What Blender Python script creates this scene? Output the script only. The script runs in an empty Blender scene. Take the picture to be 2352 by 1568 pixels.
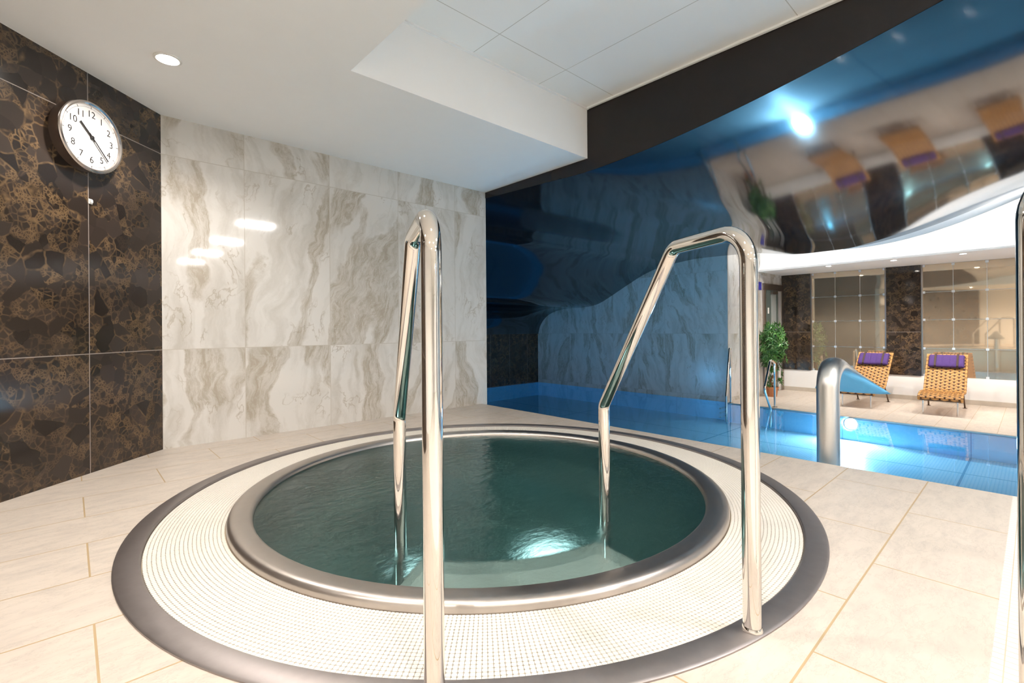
import bpy, bmesh, math, random
from mathutils import Vector, Matrix
random.seed(7)
S = bpy.context.scene
COL = S.collection
PI = math.pi

# ------------------------------------------------------------------ camera
YAW, ROLL, CAM_H = 0.82692, -0.00759, 0.745
fw = Vector((math.cos(YAW), math.sin(YAW), 0)); rt = Vector((math.sin(YAW), -math.cos(YAW), 0)); up = Vector((0, 0, 1))
r2 = rt * math.cos(ROLL) + up * math.sin(ROLL); u2 = -rt * math.sin(ROLL) + up * math.cos(ROLL)
cam = bpy.data.cameras.new('camera'); cam.sensor_width = 36.0; cam.lens = 36.0 * 1106.0 / 2352.0
cam.shift_y = (754.4 - 784.0) / 2352.0; cam.clip_start = 0.02; cam.clip_end = 100
cam_o = bpy.data.objects.new('camera', cam); COL.objects.link(cam_o)
cam_o.matrix_world = Matrix(((r2.x, u2.x, -fw.x, 0), (r2.y, u2.y, -fw.y, 0), (r2.z, u2.z, -fw.z, CAM_H), (0, 0, 0, 1)))
S.camera = cam_o

# ------------------------------------------------------------------ world, exposure
W = bpy.data.worlds.new('world'); S.world = W; W.use_nodes = True
W.node_tree.nodes['Background'].inputs[0].default_value = (1.0, 0.95, 0.9, 1)
W.node_tree.nodes['Background'].inputs[1].default_value = 0.25
S.view_settings.view_transform = 'Standard'; S.view_settings.look = 'None'
S.view_settings.exposure = 0.36; S.view_settings.gamma = 1.0; S.view_settings.use_curve_mapping = False
S.cycles.sample_clamp_indirect = 5.0
S.cycles.max_bounces = 6; S.cycles.diffuse_bounces = 4; S.cycles.glossy_bounces = 4; S.cycles.transmission_bounces = 3
S.cycles.transparent_max_bounces = 6; S.cycles.adaptive_threshold = 0.1; S.cycles.adaptive_min_samples = 16
WARM = (1.0, 0.925, 0.85); NEUT = (1.0, 0.965, 0.93)
PANEL_E, DOWN_E, COVE_E, POOL_E, SPA_E = 130.0, 140.0, 90.0, 340.0, 4.0
NEAR_W, FAR_W = 41.0, 62.0

# ------------------------------------------------------------------ helpers
def tag(o, label=None, cat=None, group=None, kind=None):
    if label: o['label'] = label
    if cat: o['category'] = cat
    if group: o['group'] = group
    if kind: o['kind'] = kind
    return o

def empty(name, loc=(0, 0, 0), label=None, cat=None, group=None, rz=0.0):
    o = bpy.data.objects.new(name, None); COL.objects.link(o); o.location = loc; o.rotation_euler = (0, 0, rz)
    o.empty_display_size = 0.05
    return tag(o, label, cat, group)

def copy_tree(o, parent=None):
    c = o.copy(); COL.objects.link(c)
    if parent: c.parent = parent
    for ch in list(o.children): copy_tree(ch, c)
    return c

class MB:
    def __init__(s): s.v = []; s.f = []; s.uv = {}; s.mi = []
    def face(s, pts, uv=None, mi=0):
        n = len(s.v); s.v += [tuple(p) for p in pts]; s.f.append(tuple(range(n, n + len(pts)))); s.mi.append(mi)
        if uv: s.uv[len(s.f) - 1] = uv
    def box(s, lo, hi):
        (a, b, c), (d, e, f) = lo, hi; n = len(s.v)
        s.v += [(a, b, c), (d, b, c), (d, e, c), (a, e, c), (a, b, f), (d, b, f), (d, e, f), (a, e, f)]
        for q in ((0, 3, 2, 1), (4, 5, 6, 7), (0, 1, 5, 4), (1, 2, 6, 5), (2, 3, 7, 6), (3, 0, 4, 7)):
            s.f.append(tuple(n + i for i in q)); s.mi.append(0)
    def obox(s, c, ax, ay, az):
        c, ax, ay, az = Vector(c), Vector(ax), Vector(ay), Vector(az); n = len(s.v)
        for k in (-1, 1):
            for (i, j) in ((-1, -1), (1, -1), (1, 1), (-1, 1)): s.v.append(tuple(c + ax * i + ay * j + az * k))
        for q in ((0, 3, 2, 1), (4, 5, 6, 7), (0, 1, 5, 4), (1, 2, 6, 5), (2, 3, 7, 6), (3, 0, 4, 7)):
            s.f.append(tuple(n + i for i in q)); s.mi.append(0)
    def prism(s, poly, z0, z1):
        n = len(s.v); m = len(poly)
        s.v += [(x, y, z0) for x, y in poly] + [(x, y, z1) for x, y in poly]
        s.f.append(tuple(n + i for i in reversed(range(m)))); s.f.append(tuple(n + m + i for i in range(m))); s.mi += [0, 0]
        for i in range(m):
            j = (i + 1) % m; s.f.append((n + i, n + j, n + m + j, n + m + i)); s.mi.append(0)
    def rings(s, rings, close=True, cap0=False, cap1=False):
        n = len(s.v); m = len(rings[0])
        for r in rings: s.v += [tuple(p) for p in r]
        for a in range(len(rings) - 1):
            for i in range(m if close else m - 1):
                j = (i + 1) % m
                s.f.append((n + a * m + i, n + a * m + j, n + (a + 1) * m + j, n + (a + 1) * m + i)); s.mi.append(0)
        if cap0: s.f.append(tuple(n + i for i in reversed(range(m)))); s.mi.append(0)
        if cap1: s.f.append(tuple(n + (len(rings) - 1) * m + i for i in range(m))); s.mi.append(0)
    def lathe(s, prof, c=(0, 0, 0), seg=48, axis='z', cap0=False, cap1=False):
        R = []
        for (r, h) in prof:
            ring = []
            for i in range(seg):
                a = 2 * PI * i / seg
                ring.append((c[0] + r * math.cos(a), c[1] + r * math.sin(a), c[2] + h))
            R.append(ring)
        s.rings(R, True, cap0, cap1)
    def tube(s, path, r, seg=16, caps=True):
        path = [Vector(p) for p in path]; rad = r if isinstance(r, (list, tuple)) else [r] * len(path)
        t0 = (path[1] - path[0]).normalized()
        ref = Vector((0, 0, 1)) if abs(t0.z) < 0.9 else Vector((1, 0, 0))
        nrm = t0.cross(ref).normalized(); R = []
        for i, p in enumerate(path):
            if i == 0: t = t0
            elif i == len(path) - 1: t = (path[i] - path[i - 1]).normalized()
            else: t = ((path[i + 1] - p).normalized() + (p - path[i - 1]).normalized()).normalized()
            nrm = (nrm - t * nrm.dot(t)).normalized(); b = t.cross(nrm)
            R.append([p + (nrm * math.cos(2 * PI * k / seg) + b * math.sin(2 * PI * k / seg)) * rad[i] for k in range(seg)])
        s.rings(R, True, caps, caps)
    def build(s, name, mat, parent=None, smooth=False, kind=None, bevel=0.0, merge=False):
        me = bpy.data.meshes.new(name); me.from_pydata(s.v, [], s.f)
        if s.uv:
            ul = me.uv_layers.new(name='UVMap')
            for p in me.polygons:
                u = s.uv.get(p.index)
                if u:
                    for k, li in enumerate(p.loop_indices): ul.data[li].uv = u[k]
        mats = mat if isinstance(mat, (list, tuple)) else [mat]
        for m in mats: me.materials.append(m)
        for p in me.polygons: p.material_index = s.mi[p.index]
        bm = bmesh.new(); bm.from_mesh(me)
        if merge: bmesh.ops.remove_doubles(bm, verts=bm.verts, dist=1e-5)
        bmesh.ops.recalc_face_normals(bm, faces=bm.faces); bm.to_mesh(me); bm.free()
        if smooth:
            for p in me.polygons: p.use_smooth = True
            try: me.set_sharp_from_angle(angle=math.radians(38))
            except Exception: pass
        o = bpy.data.objects.new(name, me); COL.objects.link(o)
        if parent: o.parent = parent
        if kind: o['kind'] = kind
        if bevel:
            b = o.modifiers.new('bevel', 'BEVEL'); b.width = bevel; b.segments = 3; b.limit_method = 'ANGLE'
        return o

def fillet(pts, rads, n=8):
    pts = [Vector(p) for p in pts]; out = [pts[0]]
    for i in range(1, len(pts) - 1):
        p = pts[i]; a = (pts[i - 1] - p); b = (pts[i + 1] - p); r = rads[i - 1]
        ua, ub = a.normalized(), b.normalized(); ang = ua.angle(ub); d = min(r / math.tan(ang / 2), a.length * .49, b.length * .49)
        rr = d * math.tan(ang / 2); bis = (ua + ub).normalized(); c = p + bis * (rr / math.sin(ang / 2))
        s0 = (p + ua * d) - c; s1 = (p + ub * d) - c
        for k in range(n + 1):
            t = k / n; v = s0.normalized().lerp(s1.normalized(), t)
            w = s0.angle(s1); v = (s0 * math.sin((1 - t) * w) + s1 * math.sin(t * w)) / math.sin(w)
            out.append(c + v)
    out.append(pts[-1]); return out

# ------------------------------------------------------------------ materials
class NT:
    def __init__(s, name):
        s.m = bpy.data.materials.new(name); s.m.use_nodes = True; s.t = s.m.node_tree; s.t.nodes.clear()
        s.out = s.t.nodes.new('ShaderNodeOutputMaterial')
    def n(s, typ, **kw):
        nd = s.t.nodes.new(typ)
        for k, v in kw.items(): setattr(nd, k, v)
        return nd
    def put(s, inp, v):
        if hasattr(v, 'is_linked') or isinstance(v, bpy.types.NodeSocket): s.t.links.new(v, inp)
        else: inp.default_value = v
    def math(s, op, a, b=None, c=None, clamp=False):
        nd = s.n('ShaderNodeMath', operation=op, use_clamp=clamp); s.put(nd.inputs[0], a)
        if b is not None: s.put(nd.inputs[1], b)
        if c is not None: s.put(nd.inputs[2], c)
        return nd.outputs[0]
    def vm(s, op, a, b=None):
        nd = s.n('ShaderNodeVectorMath', operation=op); s.put(nd.inputs[0], a)
        if b is not None: s.put(nd.inputs[1], b)
        return nd.outputs[0]
    def comb(s, x, y, z=0.0):
        nd = s.n('ShaderNodeCombineXYZ'); s.put(nd.inputs[0], x); s.put(nd.inputs[1], y); s.put(nd.inputs[2], z); return nd.outputs[0]
    def sep(s, v):
        nd = s.n('ShaderNodeSeparateXYZ'); s.put(nd.inputs[0], v); return nd.outputs
    def mix(s, f, a, b):
        nd = s.n('ShaderNodeMix', data_type='RGBA'); s.put(nd.inputs[0], f); s.put(nd.inputs[6], a); s.put(nd.inputs[7], b); return nd.outputs[2]
    def ramp(s, f, stops):
        nd = s.n('ShaderNodeValToRGB'); s.put(nd.inputs[0], f); e = nd.color_ramp.elements
        while len(e) < len(stops): e.new(0.5)
        for i, (p, c) in enumerate(stops):
            e[i].position = p; e[i].color = c if len(c) == 4 else (*c, 1)
        return nd.outputs[0]
    def noise(s, v, scale, detail=3, rough=.55, dist=0.0, color=False):
        nd = s.n('ShaderNodeTexNoise'); s.put(nd.inputs['Vector'], v); nd.inputs['Scale'].default_value = scale
        nd.inputs['Detail'].default_value = detail; nd.inputs['Roughness'].default_value = rough; nd.inputs['Distortion'].default_value = dist
        return nd.outputs['Color' if color else 'Fac']
    def obj(s): return s.n('ShaderNodeTexCoord').outputs['Object']
    def uv(s): return s.n('ShaderNodeTexCoord').outputs['UV']
    def bsdf(s, color, rough=.5, metal=0.0, spec=.5, coat=0.0, normal=None, **kw):
        b = s.n('ShaderNodeBsdfPrincipled')
        c = (*color, 1) if isinstance(color, tuple) and len(color) == 3 else color
        s.put(b.inputs['Base Color'], c); s.put(b.inputs['Roughness'], rough); s.put(b.inputs['Metallic'], metal)
        b.inputs['Specular IOR Level'].default_value = spec; b.inputs['Coat Weight'].default_value = coat
        for k, v in kw.items(): s.put(b.inputs[k.replace('_', ' ')], v)
        if normal is not None: s.put(b.inputs['Normal'], normal)
        s.t.links.new(b.outputs[0], s.out.inputs[0]); return b
    def bump(s, h, strength=.2, dist=.01):
        nd = s.n('ShaderNodeBump'); nd.inputs['Strength'].default_value = strength; nd.inputs['Distance'].default_value = dist
        s.put(nd.inputs['Height'], h); return nd.outputs[0]

def plain(name, color, rough=.5, metal=0.0, spec=.5, var=0.06, scale=8.0, coat=0.0):
    t = NT(name); n = t.noise(t.obj(), scale, 4)
    a = tuple(max(0, c * (1 - var)) for c in color); b = tuple(min(1, c * (1 + var)) for c in color)
    t.bsdf(t.mix(n, (*a, 1), (*b, 1)), rough, metal, spec, coat); return t.m

def emit(name, color, strength):
    t = NT(name); e = t.n('ShaderNodeEmission'); e.inputs[0].default_value = (*color, 1); e.inputs[1].default_value = strength
    t.t.links.new(e.outputs[0], t.out.inputs[0]); return t.m

def tiled_stone(name, kind, s0, ds, z0, dz, rough=.055, joint=.0022):
    """polished stone tiles, pattern in wall metres (UV)"""
    t = NT(name); s, z, _ = t.sep(t.uv())
    a = t.math('DIVIDE', t.math('SUBTRACT', s, s0), ds); b = t.math('DIVIDE', t.math('SUBTRACT', z, z0), dz)
    ia, ib = t.math('FLOOR', a), t.math('FLOOR', b); fa, fb = t.math('FRACT', a), t.math('FRACT', b)
    da = t.math('MULTIPLY', t.math('MINIMUM', fa, t.math('SUBTRACT', 1.0, fa)), ds)
    db = t.math('MULTIPLY', t.math('MINIMUM', fb, t.math('SUBTRACT', 1.0, fb)), dz)
    jm = t.math('LESS_THAN', t.math('MINIMUM', da, db), joint)
    wn = t.n('ShaderNodeTexWhiteNoise', noise_dimensions='2D'); t.put(wn.inputs['Vector'], t.comb(ia, ib))
    rnd = wn.outputs['Color']; rv = wn.outputs['Value']
    off = t.vm('MULTIPLY', rnd, (17.0, 23.0, 9.0))
    # each tile is cut at its own slant
    ang = t.math('MULTIPLY', t.math('SUBTRACT', rv, 0.5), .75)
    rot = t.n('ShaderNodeVectorRotate', rotation_type='Z_AXIS'); t.put(rot.inputs['Vector'], t.comb(s, z)); t.put(rot.inputs['Angle'], ang)
    p = t.vm('ADD', rot.outputs[0], off)
    if kind == 'white':
        w = t.vm('MULTIPLY', t.vm('SUBTRACT', t.noise(p, 2.4, 2, .5, 0, True), (.5, .5, .5)), (.30, .30, .1))
        w2 = t.vm('MULTIPLY', t.vm('SUBTRACT', t.noise(p, 11.0, 3, .6, 0, True), (.5, .5, .5)), (.05, .05, .05))
        pw = t.vm('ADD', t.vm('ADD', p, w), w2)
        q = t.vm('MULTIPLY', pw, (1.0, .16, 1.0))
        bundle = t.ramp(t.noise(q, 3.6, 2, .5), [(.54, (0, 0, 0)), (.57, (.8, .8, .8)), (.62, (1, 1, 1)), (.73, (.35, .35, .35))])
        lines = t.ramp(t.noise(q, 34.0, 5, .7), [(.40, (.05, .05, .05)), (.60, (1, 1, 1))])
        faint = t.ramp(t.noise(q, 9.0, 5, .6), [(.45, (0, 0, 0)), (.70, (1, 1, 1))])
        ridge = t.math('ABSOLUTE', t.math('SUBTRACT', t.noise(t.vm('MULTIPLY', pw, (1.0, .45, 1.0)), 5.0, 4, .6), .5))
        crack = t.math('MULTIPLY', t.ramp(ridge, [(0.0, (1, 1, 1)), (.014, (0, 0, 0))]), t.ramp(t.noise(p, 3.0, 2, .5), [(.48, (0, 0, 0)), (.60, (1, 1, 1))]))
        base = t.mix(faint, (.66, .635, .595, 1), (.52, .49, .44, 1))
        base = t.mix(t.math('MULTIPLY', bundle, .34), base, (.42, .375, .30, 1))
        col = t.mix(t.math('MULTIPLY', t.math('MULTIPLY', bundle, lines), .68), base, (.33, .27, .19, 1))
        col = t.mix(t.math('MULTIPLY', crack, .55), col, (.34, .28, .20, 1))
        jc = (.47, .43, .37, 1)
    else:
        w = t.vm('MULTIPLY', t.vm('SUBTRACT', t.noise(p, 5.0, 3, .6, 0, True), (.5, .5, .5)), (.06, .06, .06))
        q = t.vm('ADD', p, w)
        def voro(feat, sc, out):
            vo = t.n('ShaderNodeTexVoronoi', feature=feat); t.put(vo.inputs['Vector'], q); vo.inputs['Scale'].default_value = sc
            return vo.outputs[out]
        big = voro('DISTANCE_TO_EDGE', 11.5, 'Distance'); mid = voro('DISTANCE_TO_EDGE', 30.0, 'Distance'); small = voro('DISTANCE_TO_EDGE', 72.0, 'Distance')
        cb = t.sep(voro('F1', 11.5, 'Color')); cm = t.sep(voro('F1', 30.0, 'Color'))
        # whole fragments stay dark, the rest is broken into smaller pieces set in golden matrix
        broken = t.ramp(cb[0], [(.62, (1, 1, 1)), (.64, (0, 0, 0))])
        crushed = t.ramp(cm[1], [(.34, (1, 1, 1)), (.36, (0, 0, 0))])
        g1 = t.math('MULTIPLY', t.ramp(big, [(.0, (1, 1, 1)), (.03, (.6, .6, .6)), (.06, (0, 0, 0))]), t.ramp(t.noise(p, 9.0, 3, .6), [(.48, (0, 0, 0)), (.64, (1, 1, 1))]))
        g2 = t.math('MULTIPLY', t.ramp(mid, [(.0, (1, 1, 1)), (.05, (.6, .6, .6)), (.13, (0, 0, 0))]), t.math('MULTIPLY', broken, t.ramp(t.noise(p, 13.0, 3, .6), [(.38, (.1, .1, .1)), (.58, (1, 1, 1))])))
        g3 = t.math('MULTIPLY', t.math('MULTIPLY', t.ramp(small, [(.02, (1, 1, 1)), (.22, (.15, .15, .15))]), crushed), broken)
        v = t.math('MAXIMUM', g1, t.math('MAXIMUM', g2, g3))
        patchy = t.ramp(t.noise(p, 2.6, 3, .6), [(.34, (.30, .30, .30)), (.62, (1, 1, 1))])
        base = t.mix(cb[1], (.019, .0135, .0105, 1), (.043, .031, .0245, 1))
        gold = t.mix(t.noise(p, 17.0, 3, .6), (.060, .036, .016, 1), (.27, .17, .085, 1))
        col = t.mix(t.math('MULTIPLY', t.math('MULTIPLY', v, patchy), .85), base, gold)
        jc = (.26, .215, .185, 1)
    col = t.mix(jm, col, jc)
    r = t.math('ADD', rough, t.math('MULTIPLY', jm, .5))
    t.bsdf(col, r, 0, .5); return t.m

def floor_stone(name, x0=.043, bw=.604, y0=.35, rh=.32, tint=(.62, .545, .47), vary=True):
    t = NT(name); o = t.obj(); x, y, _ = t.sep(o)
    r = t.math('DIVIDE', t.math('SUBTRACT', y, y0), rh); ir = t.math('FLOOR', r); fr = t.math('FRACT', r)
    par = t.math('FLOORED_MODULO', ir, 2.0)
    shift = t.math('MULTIPLY', t.math('SUBTRACT', 1.0, par), .5)
    c = t.math('ADD', t.math('DIVIDE', t.math('SUBTRACT', x, x0), bw), shift)
    ic = t.math('FLOOR', c); fc = t.math('FRACT', c)
    dy = t.math('MULTIPLY', t.math('MINIMUM', fr, t.math('SUBTRACT', 1.0, fr)), rh)
    dx = t.math('MULTIPLY', t.math('MINIMUM', fc, t.math('SUBTRACT', 1.0, fc)), bw)
    d = t.math('MINIMUM', dx, dy); jm = t.math('LESS_THAN', d, .0026)
    wn = t.n('ShaderNodeTexWhiteNoise', noise_dimensions='2D'); t.put(wn.inputs['Vector'], t.comb(ic, ir))
    p = t.vm('ADD', o, t.vm('MULTIPLY', wn.outputs['Color'], (9.0, 13.0, 0.0)))
    n1 = t.noise(t.vm('MULTIPLY', p, (1.0, 2.8, 1.0)), 7.0, 8, .7, .4); n2 = t.noise(p, 26.0, 5, .65)
    k = lambda f: tuple(min(1, a * f) for a in tint) + (1,)
    col = t.ramp(n1, [(.30, (tint[0]*.84, tint[1]*.85, tint[2]*.87)), (.52, tint), (.72, (min(1, tint[0]*1.06), min(1, tint[1]*1.06), min(1, tint[2]*1.07)))])
    crack = t.ramp(t.math('ABSOLUTE', t.math('SUBTRACT', t.noise(t.vm('MULTIPLY', p, (1.0, 2.2, 1.0)), 6.5, 8, .72, .3), .5)), [(0.0, (1, 1, 1)), (.012, (0, 0, 0))])
    col = t.mix(t.math('MULTIPLY', crack, .42), col, k(.55))
    col = t.mix(t.math('MULTIPLY', wn.outputs['Value'], .10), col, k(.8))
    col = t.mix(jm, col, (.47, .345, .20, 1))
    h = t.math('ADD', t.math('MULTIPLY', n2, .4), t.math('MULTIPLY', t.math('MINIMUM', d, .005), 100.0))
    t.bsdf(col, .42, 0, .35, normal=t.bump(h, .18, .004)); return t.m

def mosaic(name, pitch=.025):
    t = NT(name); x, y, z = t.sep(t.obj())
    def fr(a):
        f = t.math('FRACT', t.math('DIVIDE', a, pitch)); return t.math('MINIMUM', f, t.math('SUBTRACT', 1.0, f))
    jm = t.math('LESS_THAN', t.math('MINIMUM', fr(x), fr(y)), .05)
    t.bsdf(t.mix(jm, (.83, .79, .72, 1), (.60, .50, .38, 1)), .25); return t.m

def brushed(name, color, rough=.28, aniso=False, scale=(1, 1, 1), var=.10):
    t = NT(name); n = t.noise(t.vm('MULTIPLY', t.obj(), scale), 30.0, 5, .6)
    a = tuple(c * (1 - var) for c in color) + (1,); b = tuple(min(1, c * (1 + var)) for c in color) + (1,)
    t.bsdf(t.mix(n, a, b), t.math('ADD', rough - .05, t.math('MULTIPLY', n, .10)), 1.0); return t.m

M = {}
M['white_marble'] = tiled_stone('white_marble_tiles', 'white', .905, .5985, .628, 1.236)
M['hall_marble'] = tiled_stone('hall_marble_tiles', 'white', 4.03, .667, .614, 1.236, rough=.2)
M['dark_marble'] = tiled_stone('dark_breccia_tiles', 'dark', .53, .60, .628, 1.236, rough=.13)
M['dark_end'] = tiled_stone('dark_dado_tiles', 'dark', .22, .64, .618, 1.32, rough=.2)
M['dark_pillar'] = tiled_stone('dark_pillar_tiles', 'dark', 0.0, 5.0, .621, 1.32)
M['plaster'] = plain('white_plaster', (.92, .905, .88), .7, var=.015)
M['plaster_cool'] = plain('white_ceiling_paint', (.91, .90, .88), .75, var=.015)
M['floor'] = floor_stone('floor_stone')
M['floor_pool'] = floor_stone('pool_deck_stone', x0=.2, tint=(.70, .61, .52))
M['skirt'] = plain('skirting_stone', (.58, .52, .44), .4, var=.12)
M['mosaic'] = mosaic('white_mosaic')
M['chrome'] = plain('polished_chrome', (.80, .765, .72), .035, 1.0, var=.02)
M['steel'] = brushed('brushed_steel', (.55, .50, .46), .36, var=.08)
M['steel_dark'] = brushed('dark_steel_ring', (.37, .335, .325), .46, var=.14)
M['steel_spout'] = brushed('satin_steel', (.82, .80, .77), .36, scale=(1, 1, .05), var=.05)
M['fascia'] = plain('black_gloss_lacquer', (.016, .012, .011), .22, 0, .35, var=.1)
M['white_plastic'] = plain('cream_plastic_grating', (.79, .74, .665), .45, var=.03)
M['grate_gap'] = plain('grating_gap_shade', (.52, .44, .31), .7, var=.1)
M['purple'] = plain('purple_towelling', (.075, .036, .16), .95, var=.18, scale=40)
M['strap'] = plain('dark_brown_strap', (.06, .035, .025), .8)
M['cane'] = plain('golden_cane', (.54, .27, .08), .5, var=.22, scale=25)
M['cane_dark'] = plain('dark_brown_cane', (.10, .045, .018), .6, var=.2)
M['leg_steel'] = plain('chair_leg_steel', (.70, .68, .66), .22, 1.0)
M['leg_dark'] = plain('chair_leg_bronze', (.13, .085, .06), .4, .6)
M['terracotta'] = plain('terracotta', (.52, .20, .085), .8, var=.12)
M['soil'] = plain('dark_soil', (.05, .03, .02), .95)
M['bark'] = plain('plant_bark', (.22, .115, .05), .85, var=.3, scale=30)
M['black'] = plain('black_plastic', (.012, .010, .010), .4)
M['dial'] = plain('clock_dial_white', (.57, .55, .53), .5, var=.01)
M['clock_case'] = plain('polished_clock_case', (.60, .55, .52), .16, 1.0)
M['clock_side'] = plain('brown_metal_clock_side', (.20, .145, .115), .38, .7)
M['blue_sign'] = plain('blue_enamel', (.03, .03, .33), .35)
M['red'] = plain('red_print', (.65, .06, .06), .5)
M['paper'] = plain('white_paper', (.82, .80, .76), .6)
M['frame'] = brushed('bronze_door_frame', (.36, .30, .26), .35)
M['door_glass'] = plain('grey_green_door_glass', (.115, .14, .125), .12, 0, .6)
M['door_glass_light'] = plain('pale_door_glass', (.36, .38, .36), .15, 0, .6)
M['clip'] = plain('pale_steel_clip', (.78, .76, .74), .3, .6)

def leaf_mat():
    t = NT('glossy_green_leaf'); n = t.noise(t.obj(), 9.0, 3)
    t.bsdf(t.ramp(n, [(.3, (.018, .06, .012)), (.55, (.06, .19, .03)), (.72, (.20, .38, .10))]), .32); return t.m
M['leaf'] = leaf_mat()

def film_mat():
    t = NT('dark_mirror_film'); n = t.noise(t.obj(), 220.0, 2)
    t.bsdf((.010, .010, .014), t.math('ADD', .06, t.math('MULTIPLY', n, .04)), 0.0, .5, IOR=2.15); return t.m
M['film'] = film_mat()

def mirror_mat():
    t = NT('bronze_tinted_mirror'); n = t.noise(t.obj(), 2.0, 2)
    t.bsdf(t.mix(n, (.66, .52, .36, 1), (.72, .58, .42, 1)), .03, .75, .8); return t.m
M['mirror'] = mirror_mat()

def ceiling_tile_mat():
    t = NT('mineral_ceiling_tiles'); o = t.obj(); x, y, _ = t.sep(o)
    dx = t.math('PINGPONG', t.math('SUBTRACT', x, 1.31), .30)   # 0 at 1.31, 1.91, 2.51
    dy = t.math('PINGPONG', t.math('SUBTRACT', y, 2.165), .63)
    jm = t.math('LESS_THAN', t.math('MINIMUM', dx, dy), .0025)
    t.bsdf(t.mix(jm, (.93, .915, .885, 1), (.60, .56, .50, 1)), .8); return t.m
M['ceil_tile'] = ceiling_tile_mat()

def pool_steel(name, floor=False):
    t = NT(name); o = t.obj(); x, y, z = t.sep(o)
    if floor:
        st = t.math('PINGPONG', y, .016); dots = t.math('PINGPONG', x, .016)
        l = t.math('MULTIPLY', t.math('LESS_THAN', st, .006), t.math('LESS_THAN', dots, .011))
        seam = t.math('MAXIMUM', t.math('LESS_THAN', t.math('PINGPONG', x, 1.0), .012), t.math('LESS_THAN', t.math('PINGPONG', t.math('SUBTRACT', y, .6), 1.5), .012))
        col = t.mix(l, (.88, .93, .95, 1), (.60, .80, .90, 1)); col = t.mix(seam, col, (.22, .46, .62, 1))
        t.bsdf(col, .35, .1)
    else:
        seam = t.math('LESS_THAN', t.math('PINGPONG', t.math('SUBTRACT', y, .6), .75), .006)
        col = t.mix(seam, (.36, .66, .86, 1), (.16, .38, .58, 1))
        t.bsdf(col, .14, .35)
    return t.m
M['pool_floor'] = pool_steel('pool_floor_steel', True); M['pool_wall'] = pool_steel('pool_wall_steel')

def pool_water_mat():
    t = NT('clear_pool_water'); o = t.obj()
    nrm = t.bump(t.noise(o, 2.2, 3, .5), .018, .1)
    fr = t.n('ShaderNodeFresnel'); fr.inputs[0].default_value = 1.33; t.put(fr.inputs['Normal'], nrm)
    tr = t.n('ShaderNodeBsdfTransparent'); tr.inputs[0].default_value = (.36, .72, .94, 1)
    gl = t.n('ShaderNodeBsdfGlossy'); gl.inputs['Roughness'].default_value = .012; gl.inputs[0].default_value = (1, 1, 1, 1); t.put(gl.inputs['Normal'], nrm)
    mx = t.n('ShaderNodeMixShader'); t.put(mx.inputs[0], t.math('MULTIPLY', fr.outputs[0], .75)); t.t.links.new(tr.outputs[0], mx.inputs[1]); t.t.links.new(gl.outputs[0], mx.inputs[2])
    t.t.links.new(mx.outputs[0], t.out.inputs[0]); return t.m
M['pool_water'] = pool_water_mat()

def spa_water_mat():
    t = NT('murky_spa_water'); o = t.obj()
    h = t.math('ADD', t.noise(t.vm('MULTIPLY', o, (1.0, 1.5, 1.0)), 14.0, 4, .6), t.math('MULTIPLY', t.noise(o, 4.0, 3, .5), .8))
    nrm = t.bump(h, .10, .05)
    fr = t.n('ShaderNodeFresnel'); fr.inputs[0].default_value = 1.33; t.put(fr.inputs['Normal'], nrm)
    rf = t.n('ShaderNodeBsdfRefraction'); rf.inputs[0].default_value = (.76, .90, .88, 1); rf.inputs['Roughness'].default_value = .34; rf.inputs['IOR'].default_value = 1.33; t.put(rf.inputs['Normal'], nrm)
    gl = t.n('ShaderNodeBsdfGlossy'); gl.inputs['Roughness'].default_value = .13; gl.inputs[0].default_value = (1, 1, 1, 1); t.put(gl.inputs['Normal'], nrm)
    mx = t.n('ShaderNodeMixShader'); ts = t.n('ShaderNodeBsdfTransparent'); ts.inputs[0].default_value = (.78, .91, .89, 1)
    m0 = t.n('ShaderNodeMixShader'); m0.inputs[0].default_value = .32; t.t.links.new(rf.outputs[0], m0.inputs[1]); t.t.links.new(ts.outputs[0], m0.inputs[2])
    t.put(mx.inputs[0], fr.outputs[0]); t.t.links.new(m0.outputs[0], mx.inputs[1]); t.t.links.new(gl.outputs[0], mx.inputs[2])
    t.t.links.new(mx.outputs[0], t.out.inputs[0]); return t.m
M['spa_water'] = spa_water_mat()
M['basin'] = plain('spa_basin_steel', (.135, .235, .225), .4, .2, var=.15, scale=3)
M['step'] = plain('pale_steel_step', (.66, .67, .64), .5, 0)
M['lamp_glow'] = emit('downlight_glow', WARM, DOWN_E)
M['panel_glow'] = emit('ceiling_panel_glow', NEUT, PANEL_E)
M['cove_glow'] = emit('cove_strip_glow', (1, .95, .90), COVE_E)
M['pool_glow'] = emit('pool_lamp_glow', (.22, .62, 1.0), POOL_E * 1.15); M['pool_glow_pale'] = emit('pale_pool_lamp_glow', (.72, .92, 1.0), POOL_E)
M['pool_glow_white'] = emit('white_pool_lamp_glow', (.80, .90, 1.0), 900.0)
M['spa_glow'] = emit('spa_lamp_glow', (.60, .95, .95), SPA_E)

# ------------------------------------------------------------------ setting: geometry constants
DECK_X, WALL_Y, SOFFIT, RECESS, LOW = 3.02, 3.73, 2.11, 2.51, -0.70
SPA = (1.49, 1.82)

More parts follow.
